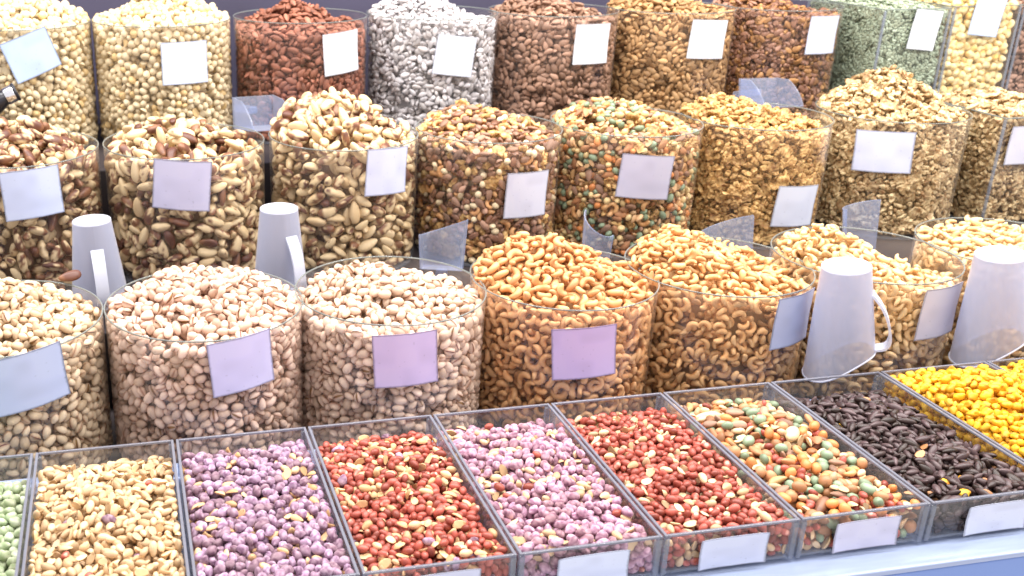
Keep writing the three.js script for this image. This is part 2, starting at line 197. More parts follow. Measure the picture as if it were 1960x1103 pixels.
// ---------------------------------------------------------------- containers: where they stand, what fills them
// mound: e edge level over the rim at the wall, p height of the mound, ox/oz its middle, w its width (of the radius), tx/tz slopes, vis how far down the wall shows
const mixNuts = [['almond', 'almBrown', 3], ['hazelnut', 'hazel', 2, 0.8], ['walnut', 'wal', 2.4, 1.2], ['cashew', 'cashA', 1.4], ['pecan', 'pecan', 3], ['hazelnut', 'almBrown', 1, 0.74]];
const mixParty = [['coated_peanut', 'sage', 1.8, 0.95], ['coated_peanut', 'orange', 1.1, 0.95], ['hazelnut', 'hazelGold', 3, 0.78], ['almond', 'tan', 2.4], ['walnut', 'wal', 2], ['peanut', 'peaGold', 4], ['cashew', 'cashB', 1], ['almond', 'almBrown', 2]];
const BINS = [
  { id: 'F0', x: -0.187, fill: [['pistachio', 'pistA', 1]], e: -0.012, p: 0.055, ox: -0.05, oz: -0.05, w: 0.95, vis: 0.27, card: [16.3, 1.003, 0.112, 0.080, 5.7, '#b9c6e6'], what: 'yellowish pistachios', where: 'round bin cut off at the lower left' },
  { id: 'F1', x: 0.098, fill: [['pistachio', 'pistB', 1]], e: -0.010, p: 0.044, ox: 0.0, oz: -0.03, w: 1.0, vis: 0.27, card: [15.3, 1.003, 0.090, 0.079, 4.7, '#cfcdf0'], what: 'pinkish pistachios', where: 'round bin between the two small white jugs' },
  { id: 'F2', x: 0.374, fill: [['pistachio', 'pistC', 1]], e: -0.024, p: 0.046, ox: -0.03, oz: -0.03, w: 0.95, vis: 0.27, card: [-5.3, 0.990, 0.090, 0.080, 3.8, '#cfc0e6'], what: 'pale pistachios', where: 'round bin beside the darkest cashews' },
  { id: 'F3', x: 0.648, fill: [['cashew', 'cashA', 1]], e: -0.01, p: 0.08, ox: -0.035, oz: -0.035, w: 0.95, vis: 0.27, card: [-8.7, 0.976, 0.093, 0.080, 4.9, '#c9b6e0'], what: 'orange roasted cashews', where: 'round bin just after the pistachios' },
  { id: 'F4', x: 0.908, fill: [['cashew', 'cashB', 1, 0.9]], e: -0.012, p: 0.07, ox: -0.045, oz: -0.035, w: 0.92, tx: -0.03, vis: 0.27, card: [25, 0.995, 0.098, 0.082, -2, '#b7c0dd'], what: 'golden cashews', where: 'round bin with its card beside the jug' },
  { id: 'F5', x: 1.171, fill: [['cashew', 'cashC', 1, 0.92]], e: -0.02, p: 0.074, ox: -0.065, oz: -0.03, w: 0.8, tz: 0.1, tx: -0.08, vis: 0.27, card: [18, 0.990, 0.096, 0.083, -2, '#c6c8da'], what: 'pale cashews', where: 'half emptied round bin between the two large jugs' },
  { id: 'F6', x: 1.447, fill: [['cashew', 'cashC', 1, 0.92]], e: -0.010, p: 0.03, ox: 0, oz: -0.02, w: 0.9, vis: 0.27, what: 'creamy cashews', where: 'level filled round bin behind the jug at the picture edge' },
  { id: 'F7', x: 1.740, fill: [['cashew', 'cashC', 1, 0.92]], e: -0.010, p: 0.020, ox: 0, oz: 0, w: 0.8, vis: 0.27, what: 'light cashews', where: 'round bin farthest along the cashew row, barely in view' },
  { id: 'M0', x: -0.185, fill: [['brazil_nut', 'brazilD', 1]], e: -0.012, p: 0.07, ox: -0.02, oz: -0.03, w: 0.9, vis: 0.27, card: [14.0, 1.134, 0.095, 0.082, 2.8, '#cdd8f5'], what: 'dark skinned brazil nuts', where: 'round bin at the left end of the middle row', skin: 1 },
  { id: 'M1', x: 0.106, fill: [['brazil_nut', 'brazilL', 1]], e: -0.018, p: 0.068, ox: -0.02, oz: -0.03, w: 0.9, vis: 0.27, card: [-6.5, 1.135, 0.096, 0.085, -5.3, '#cbcae6'], what: 'brazil nuts', where: 'round bin in the middle of the brazil nuts' },
  { id: 'M2', x: 0.395, rb: 0.136, fill: [['brazil_nut', 'brazilL', 1]], e: -0.004, p: 0.096, ox: -0.022, oz: -0.02, w: 0.95, vis: 0.27, card: [22.7, 1.137, 0.088, 0.083, -3.3, '#d3daf4'], what: 'creamy brazil nuts', where: 'round bin with the tallest brazil nut mound', skin: -1 },
  { id: 'M3', x: 0.674, rb: 0.135, fill: mixNuts, e: -0.014, p: 0.052, ox: -0.02, oz: -0.04, w: 0.9, vis: 0.27, card: [14.0, 1.082, 0.090, 0.084, -2.2, '#dadcec'], what: 'mixed walnuts, almonds and cashews', where: 'round bin to the right of the brazil nuts' },
  { id: 'M4', x: 0.951, fill: mixParty, e: -0.010, p: 0.052, ox: -0.02, oz: -0.03, w: 0.95, vis: 0.27, card: [-8.8, 1.105, 0.098, 0.082, -4.1, '#c3c3d8'], what: 'party mix with green and orange coated nuts', where: 'round bin in the middle row' },
  { id: 'M5', x: 1.226, fill: [['walnut', 'wal', 1]], e: -0.016, p: 0.06, ox: -0.05, oz: -0.02, w: 0.95, vis: 0.27, card: [9.5, 1.031, 0.098, 0.080, -4.1, '#dde4f4'], what: 'golden walnut halves', where: 'round bin with a shiny scoop behind it' },
  { id: 'M6', x: 1.532, fill: [['walnut', 'walPale', 1]], e: 0.002, p: 0.095, ox: -0.01, oz: -0.02, w: 0.72, vis: 0.27, card: [-40.2, 1.120, 0.103, 0.081, 2.8, '#d2daf2'], what: 'pale walnut pieces', where: 'round bin with the tall walnut mound' },
  { id: 'T0', x: -0.190, fill: [['hazelnut', 'hazel', 1]], e: 0.004, p: 0.060, ox: 0, oz: -0.02, w: 0.8, vis: 0.27, card: [11.7, 1.298, 0.093, 0.080, 20.1, '#bed2f4'], what: 'blanched hazelnuts', where: 'round bin with a tilted card at the upper left' },
  { id: 'T1', x: 0.095, fill: [['hazelnut', 'hazel', 1]], e: 0.000, p: 0.060, ox: 0.01, oz: -0.02, w: 0.8, vis: 0.27, card: [14.8, 1.274, 0.095, 0.083, 0.1, '#dae6fc'], what: 'cream hazelnuts', where: 'round bin with a straight card next to the red almonds' },
  { id: 'T2', x: 0.386, fill: [['almond', 'almRed', 1]], e: -0.022, p: 0.062, ox: -0.01, oz: -0.03, w: 0.7, vis: 0.27, card: [27, 1.283, 0.090, 0.084, 3.6, '#f2f7ff'], what: 'reddish roasted almonds', where: 'round bin between hazelnuts and white almonds' },
  { id: 'T3', x: 0.676, fill: [['almond', 'almGrey', 1, 0.9]], e: -0.006, p: 0.052, ox: -0.04, oz: -0.02, w: 0.75, vis: 0.27, card: [4.3, 1.272, 0.088, 0.082, -7.7, '#e6eefc'], what: 'white salted almonds', where: 'round bin of the top row' },
  { id: 'T4', x: 0.955, fill: [['almond', 'almBrown', 1, 0.95]], e: -0.010, p: 0.055, ox: -0.02, oz: -0.02, w: 0.75, vis: 0.27, card: [15.3, 1.287, 0.092, 0.084, -1.3, '#f4f9ff'], what: 'brown almonds', where: 'round bin just right of the white almonds' },
  { id: 'T5', x: 1.237, fill: [['almond', 'almGold', 1]], e: -0.004, p: 0.052, ox: -0.03, oz: -0.02, w: 0.75, vis: 0.27, card: [9.3, 1.290, 0.095, 0.083, -3.3, '#f4f9ff'], what: 'golden almonds', where: 'round bin right of the brown almonds' },
  { id: 'T6', x: 1.505, fill: [['pecan', 'pecan', 2], ['pecan', 'pecanGold', 1.2]], e: -0.012, p: 0.040, ox: -0.04, oz: -0.03, w: 0.75, vis: 0.27, card: [14, 1.292, 0.088, 0.083, -1.5, '#dfe8fc'], what: 'dark glazed pecans', where: 'round bin beside the square bin of green seeds' },
];
const SHORT = { F0: 'the yellowish pistachio bin', F1: 'the pistachio bin between small jugs', F2: 'the pistachio bin beside the cashews', F3: 'the orange cashew bin', F4: 'the golden cashew bin', F5: 'the half emptied cashew bin', F6: 'the level cashew bin', F7: 'the farthest cashew bin', M0: 'the dark brazil nut bin', M1: 'the middle brazil nut bin', M2: 'the tallest brazil nut mound', M3: 'the mixed nut bin', M4: 'the party mix bin', M5: 'the golden walnut bin', M6: 'the tall pale walnut mound', M8: 'the square walnut bin', T0: 'the hazelnut bin with tilted card', T1: 'the hazelnut bin with straight card', T2: 'the reddish almond bin', T3: 'the white almond bin', T4: 'the brown almond bin', T5: 'the golden almond bin', T6: 'the glazed pecan bin', T7: 'the green seed bin', T8: 'the corn puff bin', T9: 'the last square almond bin', Q0: 'the green peanut tray', Q1: 'the blanched peanut tray', Q2: 'the dusty purple peanut tray', Q3: 'the red tray between purple trays', Q4: 'the pinkish purple peanut tray', Q5: 'the red tray beside party mix', Q6: 'the party mix tray', Q7: 'the black seed tray', Q8: 'the corn tray beside black seeds', Q9: 'the outermost corn tray' };
for (const b of BINS) { const k = b.id[0]; Object.assign(b, { rim: RIM[k], z: ZC[k], y0: BASE[k], rb: b.rb ?? RB }); }
const SQUARES = [   // x0, x1, front z, back z, rim
  { id: 'T7', x0: 1.668, x1: 1.838, zf: -2.065, zb: -2.34, rim: 1.347, y0: BASE.T, fill: [['pumpkin_seed', 'green', 1]], e: -0.004, p: 0.02, vis: 0.27, card: [1.775, 1.300, 0.070, 0.088, -6, '#f2f7ff'], what: 'green pumpkin seeds', where: 'square bin beside the pecans' },
  { id: 'T8', x0: 1.845, x1: 2.020, zf: -2.065, zb: -2.34, rim: 1.35, y0: BASE.T, fill: [['corn_puff', 'puff', 1]], e: 0.006, p: 0.05, vis: 0.27, card: [1.930, 1.325, 0.078, 0.085, -6, '#d2e2fa'], what: 'pale yellow corn puffs', where: 'square bin near the upper right corner' },
  { id: 'T9', x0: 2.027, x1: 2.20, zf: -2.065, zb: -2.34, rim: 1.35, y0: BASE.T, fill: [['almond', 'almBrown', 1]], e: -0.004, p: 0.02, vis: 0.27, what: 'brown almonds', where: 'square bin at the end of the top row, barely in view' },
  { id: 'M8', x0: 1.705, x1: 1.90, zf: -1.72, zb: -1.96, rim: 1.175, y0: BASE.M, fill: [['walnut', 'walPale', 1]], e: -0.004, p: 0.03, vis: 0.27, card: [1.772, 1.118, 0.10, 0.078, -1, '#dfe0ee'], what: 'walnut pieces', where: 'square bin at the right end of the middle row' },
];
const TX = [-0.308, -0.136, 0.037, 0.208, 0.378, 0.545, 0.711, 0.877, 1.054, 1.232, 1.41], TRAY = { rim: 0.943, y0: 0.8905, zb: -1.177, zf: -0.860 };
const party = [['coated_peanut', 'sage', 2.2], ['coated_peanut', 'orange', 2], ['hazelnut', 'tan', 2.6, 0.92], ['peanut', 'pea', 7], ['almond', 'tan', 1.6], ['red_skin_peanut', 'red', 3], ['brazil_nut', 'brazilL', 0.25], ['almond', 'almBrown', 0.8], ['cashew', 'cashB', 0.6]];
const TRAYS = [
  { id: 'Q0', fill: [['wasabi_peanut', 'was', 1]], e: -0.018, what: 'pale green coated peanuts', where: 'tray cut off at the lower left corner' },
  { id: 'Q1', fill: [['peanut', 'pea', 60], ['red_skin_peanut', 'red', 0.5], ['purple_coated_peanut', 'purp', 0.3]], e: -0.005, what: 'blanched peanuts', where: 'tray next to the green coated peanuts' },
  { id: 'Q2', fill: [['purple_coated_peanut', 'purp', 9], ['peanut', 'peaGold', 2.3]], e: -0.006, what: 'dusty purple peanuts', where: 'tray between blanched and red peanuts' },
  { id: 'Q3', fill: [['red_skin_peanut', 'red', 10], ['peanut', 'peaGold', 4.2], ['purple_coated_peanut', 'purp', 0.35]], e: -0.008, what: 'red skin peanuts', where: 'tray between the two purple peanut trays', card: '#dde2f6' },
  { id: 'Q4', fill: [['purple_coated_peanut', 'pink', 9], ['peanut', 'pea', 2.6], ['red_skin_peanut', 'red', 0.3]], e: -0.007, what: 'pinkish purple peanuts', where: 'tray between the two red peanut trays', card: '#dfe8fd' },
  { id: 'Q5', fill: [['red_skin_peanut', 'red', 10], ['peanut', 'pea', 3]], e: -0.007, what: 'bright red skin peanuts', where: 'tray beside the green and orange party mix', card: '#d9e1f8' },
  { id: 'Q6', fill: party, e: -0.006, what: 'party mix of green, orange and tan nuts', where: 'tray beside the black seeds', card: '#dcdcf2' },
  { id: 'Q7', fill: [['black_seed', 'black', 60], ['peanut', 'tan', 1], ['corn_nut', 'corn', 0.3]], e: -0.012, what: 'black glossy seeds', where: 'tray between party mix and yellow corn', card: '#e2e9fc' },
  { id: 'Q8', fill: [['corn_nut', 'corn', 1]], e: 0.006, what: 'yellow corn nuts', where: 'tray next to the black seeds' },
  { id: 'Q9', fill: [['corn_nut', 'corn', 1]], e: 0.006, what: 'bright yellow corn nuts', where: 'tray at the far right edge of the row' },
];
TRAYS.forEach((t, i) => Object.assign(t, { x0: TX[i] + 0.0015, x1: TX[i + 1] - 0.0015, p: 'Q8Q9'.includes(t.id) ? 0.026 : 0.008, ...TRAY, square: true, tray: true }));
for (const s of SQUARES) s.square = true;

// ---------------------------------------------------------------- building the containers
function bentCard(w, h, radius, tilt) {                   // a paper card taped round the wall, 0.6 mm thick, slightly lifted at its corners
  const g = new THREE.BoxGeometry(w, h, 0.0006, 12, 4, 1), p = g.attributes.position, c = Math.cos(tilt), s = Math.sin(tilt);
  for (let i = 0; i < p.count; i++) {
    const x = p.getX(i), y = p.getY(i), u = x * c - y * s, v = x * s + y * c, rr = radius + 0.0012 + p.getZ(i) + 0.0022 * (2 * x / w) ** 4 * (0.4 + 0.6 * Math.abs(2 * y / h));
    p.setXYZ(i, Math.sin(u / radius) * rr, v, Math.cos(u / radius) * rr);
  }
  g.computeVertexNormals(); return g;
}
function makeBin(b, i) {
  const t = base('round_bin', [b.x, b.y0, b.z]), hgt = b.rim - b.y0;
  part('wall', new THREE.CylinderGeometry(b.rb, b.rb - 0.002, hgt - 0.002, 64, 1, true).translate(0, hgt / 2 - 0.001, 0), M.clear, t);
  const prof = [[b.rb - 0.0011, hgt - 0.0019], [b.rb + 0.0011, hgt - 0.0019], [b.rb + 0.0011, hgt - 0.0005], [b.rb + 0.0006, hgt], [b.rb - 0.0006, hgt], [b.rb - 0.0011, hgt - 0.0005], [b.rb - 0.0011, hgt - 0.0019]];
  part('rim', new THREE.LatheGeometry(prof.map(([x, y]) => new THREE.Vector2(x, y)), 72), M.rim, t);
  part('bottom', new THREE.CylinderGeometry(b.rb - 0.003, b.rb - 0.003, 0.004, 48).translate(0, 0.003, 0), M.corner, t);
  if (b.card) { const [az, y, w, h, tilt, tint] = b.card, c = part('price_card', bentCard(w, h, b.rb, tilt * PI / 180), cardMat(tint, i % 4), t); c.position.y = y - b.y0; c.rotation.y = az * PI / 180; }
  tag(t, `clear ${b.where}, holding ${b.what}`, 'bin', 'round clear bins of nuts');
}
function makeBox(b, i) {
  const hgt = b.rim - b.y0, w = b.x1 - b.x0, d = b.zf - b.zb, th = b.tray ? 0.0035 : 0.003, t = base(b.tray ? 'tray' : 'square_bin', [(b.x0 + b.x1) / 2, b.y0, b.zf]);
  const wallH = hgt - 0.003;
  for (const [sx, sz] of [[-1, 0], [1, 0], [0, 0], [0, 1]]) {
    const g = sx ? new THREE.PlaneGeometry(d - 2 * th, wallH).rotateY(PI / 2).translate(sx * (w / 2 - th / 2), wallH / 2, -d / 2) : new THREE.PlaneGeometry(w - 2 * th, wallH).translate(0, wallH / 2, sz ? -d + th / 2 : -th / 2);
    part('wall', g, M.clear, t);
  }
  part('bottom', box(w - 2 * th, 0.003, d - 2 * th, 0, 0.0018, -d / 2), M.corner, t);
  const e = [rbox(th, 0.003, d, -w / 2 + th / 2, hgt - 0.0015, -d / 2, 0.0008), rbox(th, 0.003, d, w / 2 - th / 2, hgt - 0.0015, -d / 2, 0.0008), rbox(w - 2 * th, 0.003, th, 0, hgt - 0.0015, -th / 2, 0.0008), rbox(w - 2 * th, 0.003, th, 0, hgt - 0.0015, -d + th / 2, 0.0008)];
  part('rim', mergeGeometries(e), b.tray ? M.edge : M.rim, t);
  const ps = b.tray ? 0.0065 : 0.005;
  for (const [sx, z] of [[-1, -ps / 2], [1, -ps / 2], [-1, -d + ps / 2], [1, -d + ps / 2]]) part('corner_post', rbox(ps, hgt - 0.004, ps, sx * (w / 2 - ps / 2), (hgt - 0.004) / 2, z, 0.0012), M.corner, t);
  if (b.card) {
    const [cx, cy, cw, ch, tilt, tint] = b.tray ? [(b.x0 + b.x1) / 2 + 0.002, b.y0 + hgt * 0.44, 0.082, hgt * 0.74, R(-1.5, 1.5), b.card] : b.card;
    const c = part('price_card', bentCard(cw, ch, 3, 0), cardMat(tint, i % 4), t); c.position.set(cx - (b.x0 + b.x1) / 2, cy - b.y0, -3 + 0.0008); c.rotation.z = tilt * PI / 180;
  }
  tag(t, `clear ${b.where}, holding ${b.what}`, b.tray ? 'tray' : 'bin', b.tray ? 'clear trays of snacks along the ledge' : 'square clear bins');
}
BINS.forEach(makeBin); SQUARES.forEach(makeBox); TRAYS.forEach(makeBox);

// ---------------------------------------------------------------- filling: dumbbells pushed apart inside each container until they lie packed
function surfaceOf(b) {
  const k = b.id.charCodeAt(0) * 7 + b.id.charCodeAt(1), rough = b.tray ? 0.0035 : 0.006;
  if (b.tray) return (x, z) => { const u = (x - b.x0) / (b.x1 - b.x0), v = (z - b.zb) / (b.zf - b.zb); return b.rim + b.e + b.p * (1 - (2 * u - 1) ** 2) * Math.min(1, v * 3.5) - 0.020 * Math.exp(-v * 9) + rough * noise(x * 28 + k, z * 28, k); };
  if (b.square) return (x, z) => { const u = (x - b.x0) / (b.x1 - b.x0), v = (z - b.zb) / (b.zf - b.zb); return b.rim + b.e + b.p * (1 - (2 * u - 1) ** 2) * (1 - (2 * v - 1) ** 2) + rough * 0.5 * noise(x * 25 + k, z * 25, k); };
  return (x, z) => { const dx = x - b.x, dz = z - b.z, q = ((dx - b.ox) ** 2 + (dz - b.oz) ** 2) / (b.rb * b.w) ** 2, t = Math.min(1, (dx * dx + dz * dz) / (b.rb * b.rb)); return b.rim + b.e + (b.tx ?? 0) * dx + (b.tz ?? 0) * dz + b.p * (Math.exp(-q) - 0.18) * (1 - 0.55 * t * t * t) + rough * noise(x * 24 + k, z * 24, k); };
}
const allNuts = [];                                        // {kind, v (variant), tone, heap, m (matrix), px, r, c}
const up = V3(0, 1, 0);
function pack(b) {
  const surf_ = surfaceOf(b), kinds = b.fill.map((f) => ({ k: KINDS[f[0]], tone: TONE[f[1]], w: f[2], z: f[3] ?? 1 })), wsum = kinds.reduce((a, q) => a + q.w, 0);
  const rmax = Math.max(...kinds.map((q) => q.k.r)) * 1.15, D = Math.max(b.tray ? 1 : 0.026, 5.2 * rmax), yLow = b.tray ? b.y0 + 0.003 : Math.max(b.y0 + 0.006, b.rim - b.vis), cx = b.square ? (b.x0 + b.x1) / 2 : b.x, cz = b.square ? (b.zb + b.zf) / 2 : b.z;
  const hx = b.square ? (b.x1 - b.x0) / 2 - 0.004 : b.rb - 0.0012, hz = b.square ? (b.zf - b.zb) / 2 - 0.004 : b.rb - 0.0012, top = b.rim + Math.max(0.02, b.e + b.p * 1.1);
  const vx = -cx, vz = -cz, vl = Math.hypot(vx, vz), fx = vx / vl, fz = vz / vl;     // towards the customers' side
  const backLimit = b.tray ? -9 : -0.35;
  const inCore = (x, y, z) => {                            // deep inside: left to the core
    if (b.tray) return 0;
    const d = surf_(x, z) - y; if (d < D) return 0;
    const dx = x - cx, dz = z - cz, f = (dx * fx + dz * fz) / Math.max(hx, hz);
    const wall = b.square ? Math.min(hz - dz, dx + hx) : hx - Math.hypot(dx, dz);
    if (wall > D || f < backLimit) return Math.min(d - D, wall > D ? wall - D : 9);
    return 0;
  };
  // how many
  let hit = 0; const S = 24000, vb = 8 * hx * hz * (top - yLow) / 2;
  const pts = [];
  for (let i = 0; i < S; i++) {
    const x = cx + hx * R(-1, 1), z = cz + hz * R(-1, 1), y = R(yLow, top);
    if (!b.square && Math.hypot(x - cx, z - cz) > hx) continue;
    if (y > surf_(x, z) || inCore(x, y, z) > 0) continue;
    hit++; pts.push(x, y, z);
  }
  const vol = vb * hit / S, vn = kinds.reduce((a, q) => a + q.w / wsum * (4 / 3 * PI * q.k.r ** 3 + 2 * PI * q.k.r ** 2 * q.k.s), 0), n = Math.round(0.65 * vol / vn);
  const X = new Float64Array(2 * n), Y = new Float64Array(2 * n), Z = new Float64Array(2 * n), Q = new Float64Array(2 * n), LEN = new Float64Array(n), K = [], CE = new Float64Array(n), SC = new Float64Array(n);
  for (let i = 0; i < n; i++) {
    let w = rnd() * wsum, q = kinds[0]; for (const c of kinds) { if ((w -= c.w) <= 0) { q = c; break; } }
    const j = Math.floor(rnd() * hit) * 3, sc = R(0.82, 1.14) * q.z, th = R(0, 2 * PI), ph = Math.acos(R(-1, 1)) , s = q.k.s * sc;
    const ax = Math.sin(ph) * Math.cos(th), ay = Math.cos(ph) * 0.7, az = Math.sin(ph) * Math.sin(th), jx = R(-1, 1) * 0.004, jy = R(-1, 1) * 0.004, jz = R(-1, 1) * 0.004;
    X[2 * i] = pts[j] + jx + ax * s; X[2 * i + 1] = pts[j] + jx - ax * s; Y[2 * i] = pts[j + 1] + jy + ay * s; Y[2 * i + 1] = pts[j + 1] + jy - ay * s; Z[2 * i] = pts[j + 2] + jz + az * s; Z[2 * i + 1] = pts[j + 2] + jz - az * s;
    Q[2 * i] = Q[2 * i + 1] = q.k.r * sc; LEN[i] = 2 * s; K.push(q); CE[i] = R(-1.1, 0.9); SC[i] = sc;
  }
  const N = 2 * n, cs = 2 * rmax * 1.1, nx = Math.ceil(2 * hx / cs) + 2, ny = Math.ceil((top - yLow) / cs) + 3, nz = Math.ceil(2 * hz / cs) + 2;
  const cellOf = (i) => { const a = Math.min(nx - 1, Math.max(0, Math.floor((X[i] - cx + hx) / cs) + 1)), c = Math.min(ny - 1, Math.max(0, Math.floor((Y[i] - yLow) / cs) + 1)), e = Math.min(nz - 1, Math.max(0, Math.floor((Z[i] - cz + hz) / cs) + 1)); return (a * ny + c) * nz + e; };
  let pairs = [];
  const findPairs = () => {
    const start = new Int32Array(nx * ny * nz + 1), cell = new Int32Array(N), order = new Int32Array(N);
    for (let i = 0; i < N; i++) { cell[i] = cellOf(i); start[cell[i] + 1]++; }
    for (let i = 1; i < start.length; i++) start[i] += start[i - 1];
    const fillAt = start.slice(); for (let i = 0; i < N; i++) order[fillAt[cell[i]]++] = i;
    pairs = [];
    for (let i = 0; i < N; i++) {
      const c0 = cell[i], a = Math.floor(c0 / (ny * nz)), c = Math.floor(c0 / nz) % ny, e = c0 % nz;
      for (let da = -1; da <= 1; da++) for (let dc = -1; dc <= 1; dc++) for (let de = -1; de <= 1; de++) {
        const A = a + da, C = c + dc, E = e + de; if (A < 0 || C < 0 || E < 0 || A >= nx || C >= ny || E >= nz) continue;
        const k = (A * ny + C) * nz + E;
        for (let o = start[k]; o < start[k + 1]; o++) { const j = order[o]; if (j > i && (j >> 1) !== (i >> 1)) { const m = (Q[i] + Q[j]) * 1.12; if ((X[i] - X[j]) ** 2 + (Y[i] - Y[j]) ** 2 + (Z[i] - Z[j]) ** 2 < m * m) pairs.push(i, j); } }
      }
    }
  };
  const IT = 28;
  for (let it = 0; it < IT; it++) {
    if (it % 4 === 0) findPairs();
    for (let p = 0; p < pairs.length; p += 2) {
      const i = pairs[p], j = pairs[p + 1], dx = X[i] - X[j], dy = Y[i] - Y[j], dz = Z[i] - Z[j], m = Q[i] + Q[j], d2 = dx * dx + dy * dy + dz * dz;
      if (d2 >= m * m || d2 < 1e-14) continue;
      const d = Math.sqrt(d2), f = 0.45 * (m - d) / d; X[i] += dx * f; Y[i] += dy * f; Z[i] += dz * f; X[j] -= dx * f; Y[j] -= dy * f; Z[j] -= dz * f;
    }
    for (let i = 0; i < n; i++) {
      const A = 2 * i, B = A + 1; let dx = X[A] - X[B], dy = Y[A] - Y[B], dz = Z[A] - Z[B], d = Math.hypot(dx, dy, dz) || 1e-9; const f = 0.5 * (LEN[i] - d) / d;
      X[A] += dx * f; Y[A] += dy * f; Z[A] += dz * f; X[B] -= dx * f; Y[B] -= dy * f; Z[B] -= dz * f;
    }
    for (let i = 0; i < N; i++) {
      const r = Q[i] + K[i >> 1].k.pad;
      if (b.square) { X[i] = Math.min(cx + hx - r, Math.max(cx - hx + r, X[i])); Z[i] = Math.min(cz + hz - r, Math.max(cz - hz + r, Z[i])); }
      else { const dx = X[i] - cx, dz = Z[i] - cz, d = Math.hypot(dx, dz), m = hx - r; if (d > m) { X[i] = cx + dx * m / d; Z[i] = cz + dz * m / d; } }
      const hh = surf_(X[i], Z[i]) - r * (1 + CE[i >> 1]) + 0.25 * r; if (Y[i] > hh) Y[i] += (hh - Y[i]) * 0.8;
      if (Y[i] < yLow + r) Y[i] = yLow + r;
      const pen = inCore(X[i], Y[i], Z[i]);
      if (pen > 0) { const d = surf_(X[i], Z[i]) - Y[i] - D, dx = X[i] - cx, dz = Z[i] - cz, l = Math.hypot(dx, dz) || 1; if (pen === d) Y[i] += Math.min(d, r); else { X[i] += dx / l * Math.min(pen, r); Z[i] += dz / l * Math.min(pen, r); } }
    }
  }
  // poses
  const ax = V3(), nrm = V3(), yv = V3(), zv = V3(), pos = V3(), m4 = new THREE.Matrix4();
  for (let i = 0; i < n; i++) {
    const A = 2 * i, B = A + 1, q = K[i], k = q.k; pos.set((X[A] + X[B]) / 2, (Y[A] + Y[B]) / 2, (Z[A] + Z[B]) / 2);
    ax.set(X[A] - X[B], Y[A] - Y[B], Z[A] - Z[B]).normalize();
    const dTop = surf_(pos.x, pos.z) - pos.y, dx = pos.x - cx, dz = pos.z - cz, rho = Math.hypot(dx, dz), dWall = b.square ? Math.min(hz - dz, hx + dx) : hx - rho;
    if (dTop < dWall) nrm.set(R(-0.35, 0.35), 1, R(-0.35, 0.35)); else if (b.square) nrm.set(hx + dx < hz - dz ? -1 : 0, 0, hx + dx < hz - dz ? 0 : 1); else nrm.set(dx / rho, 0, dz / rho);
    const loose = k.flat ? 0.45 / k.flat : 3; nrm.x += R(-1, 1) * loose; nrm.y += R(-1, 1) * loose; nrm.z += R(-1, 1) * loose;
    yv.copy(nrm).addScaledVector(ax, -nrm.dot(ax)); if (yv.lengthSq() < 1e-4) yv.set(ax.y, ax.z, ax.x).cross(ax); yv.normalize(); if (rnd() < 0.5) yv.negate(); if (rnd() < 0.5) ax.negate();
    zv.crossVectors(ax, yv); m4.makeBasis(ax, yv, zv).scale(V3(SC[i], SC[i] * R(0.94, 1.06), SC[i] * R(0.94, 1.06))).setPosition(pos);
    let w = rnd(); if (b.skin) w = b.skin > 0 ? Math.pow(w, 0.62) * 0.999 : w; let v = k.cum.findIndex((c) => w <= c); if (v < 0) v = k.g.length - 1;
    if (b.skin === 1 && (v === 5 || v === 0) && rnd() < 0.6) v = rnd() < 0.7 ? 3 : 2; else if (b.skin === 1 && v === 4 && rnd() < 0.45) v = 2; if (b.skin === -1 && v === 4 && rnd() < 0.7) v = 0;
    allNuts.push({ k, v, tone: q.tone[Math.floor(rnd() * q.tone.length)], b, m: m4.clone(), r: k.r * SC[i] * 1.15, a: [X[A], Y[A], Z[A]], c: [X[B], Y[B], Z[B]], seen: 0 });
  }
  b.surf = surf_; b.D = D; b.cx = cx; b.cz = cz; b.hx = hx; b.hz = hz; b.yLow = yLow; b.f = [fx, fz]; return n;
}
const HEAPS = [...BINS, ...SQUARES, ...TRAYS]; for (const b of HEAPS) b.short = SHORT[b.id];
let total = 0; for (const b of HEAPS) total += pack(b);
console.log('nuts', total);

// which of them show, and how large: a small depth buffer seen from the camera
{
  camera.updateMatrixWorld(true); camera.updateProjectionMatrix();
  const w = 1024, h = 576, depth = new Float32Array(w * h).fill(1e9), id = new Int32Array(w * h).fill(-1), p = V3(), vp = new THREE.Matrix4().copy(camera.matrixWorld).invert(), f = FPX * w / W;
  allNuts.forEach((o, i) => { for (const s of [o.a, o.c]) {
    p.set(...s).applyMatrix4(vp); const d = -p.z; if (d < 0.1) continue; const u = (p.x / d * FPX + W / 2 - 354.8) * w / W, v = (-p.y / d * FPX + H / 2) * h / H, r = o.r * f / d;
    for (let y = Math.max(0, Math.ceil(v - r)); y <= Math.min(h - 1, v + r); y++) for (let x = Math.max(0, Math.ceil(u - r)); x <= Math.min(w - 1, u + r); x++) {
      const e = 1 - ((x - u) ** 2 + (y - v) ** 2) / (r * r); if (e < 0) continue; const z = d - o.r * Math.sqrt(e), k = y * w + x; if (z < depth[k]) { depth[k] = z; id[k] = i; }
    }
  } });
  for (const k of id) if (k >= 0) allNuts[k].seen++;
}
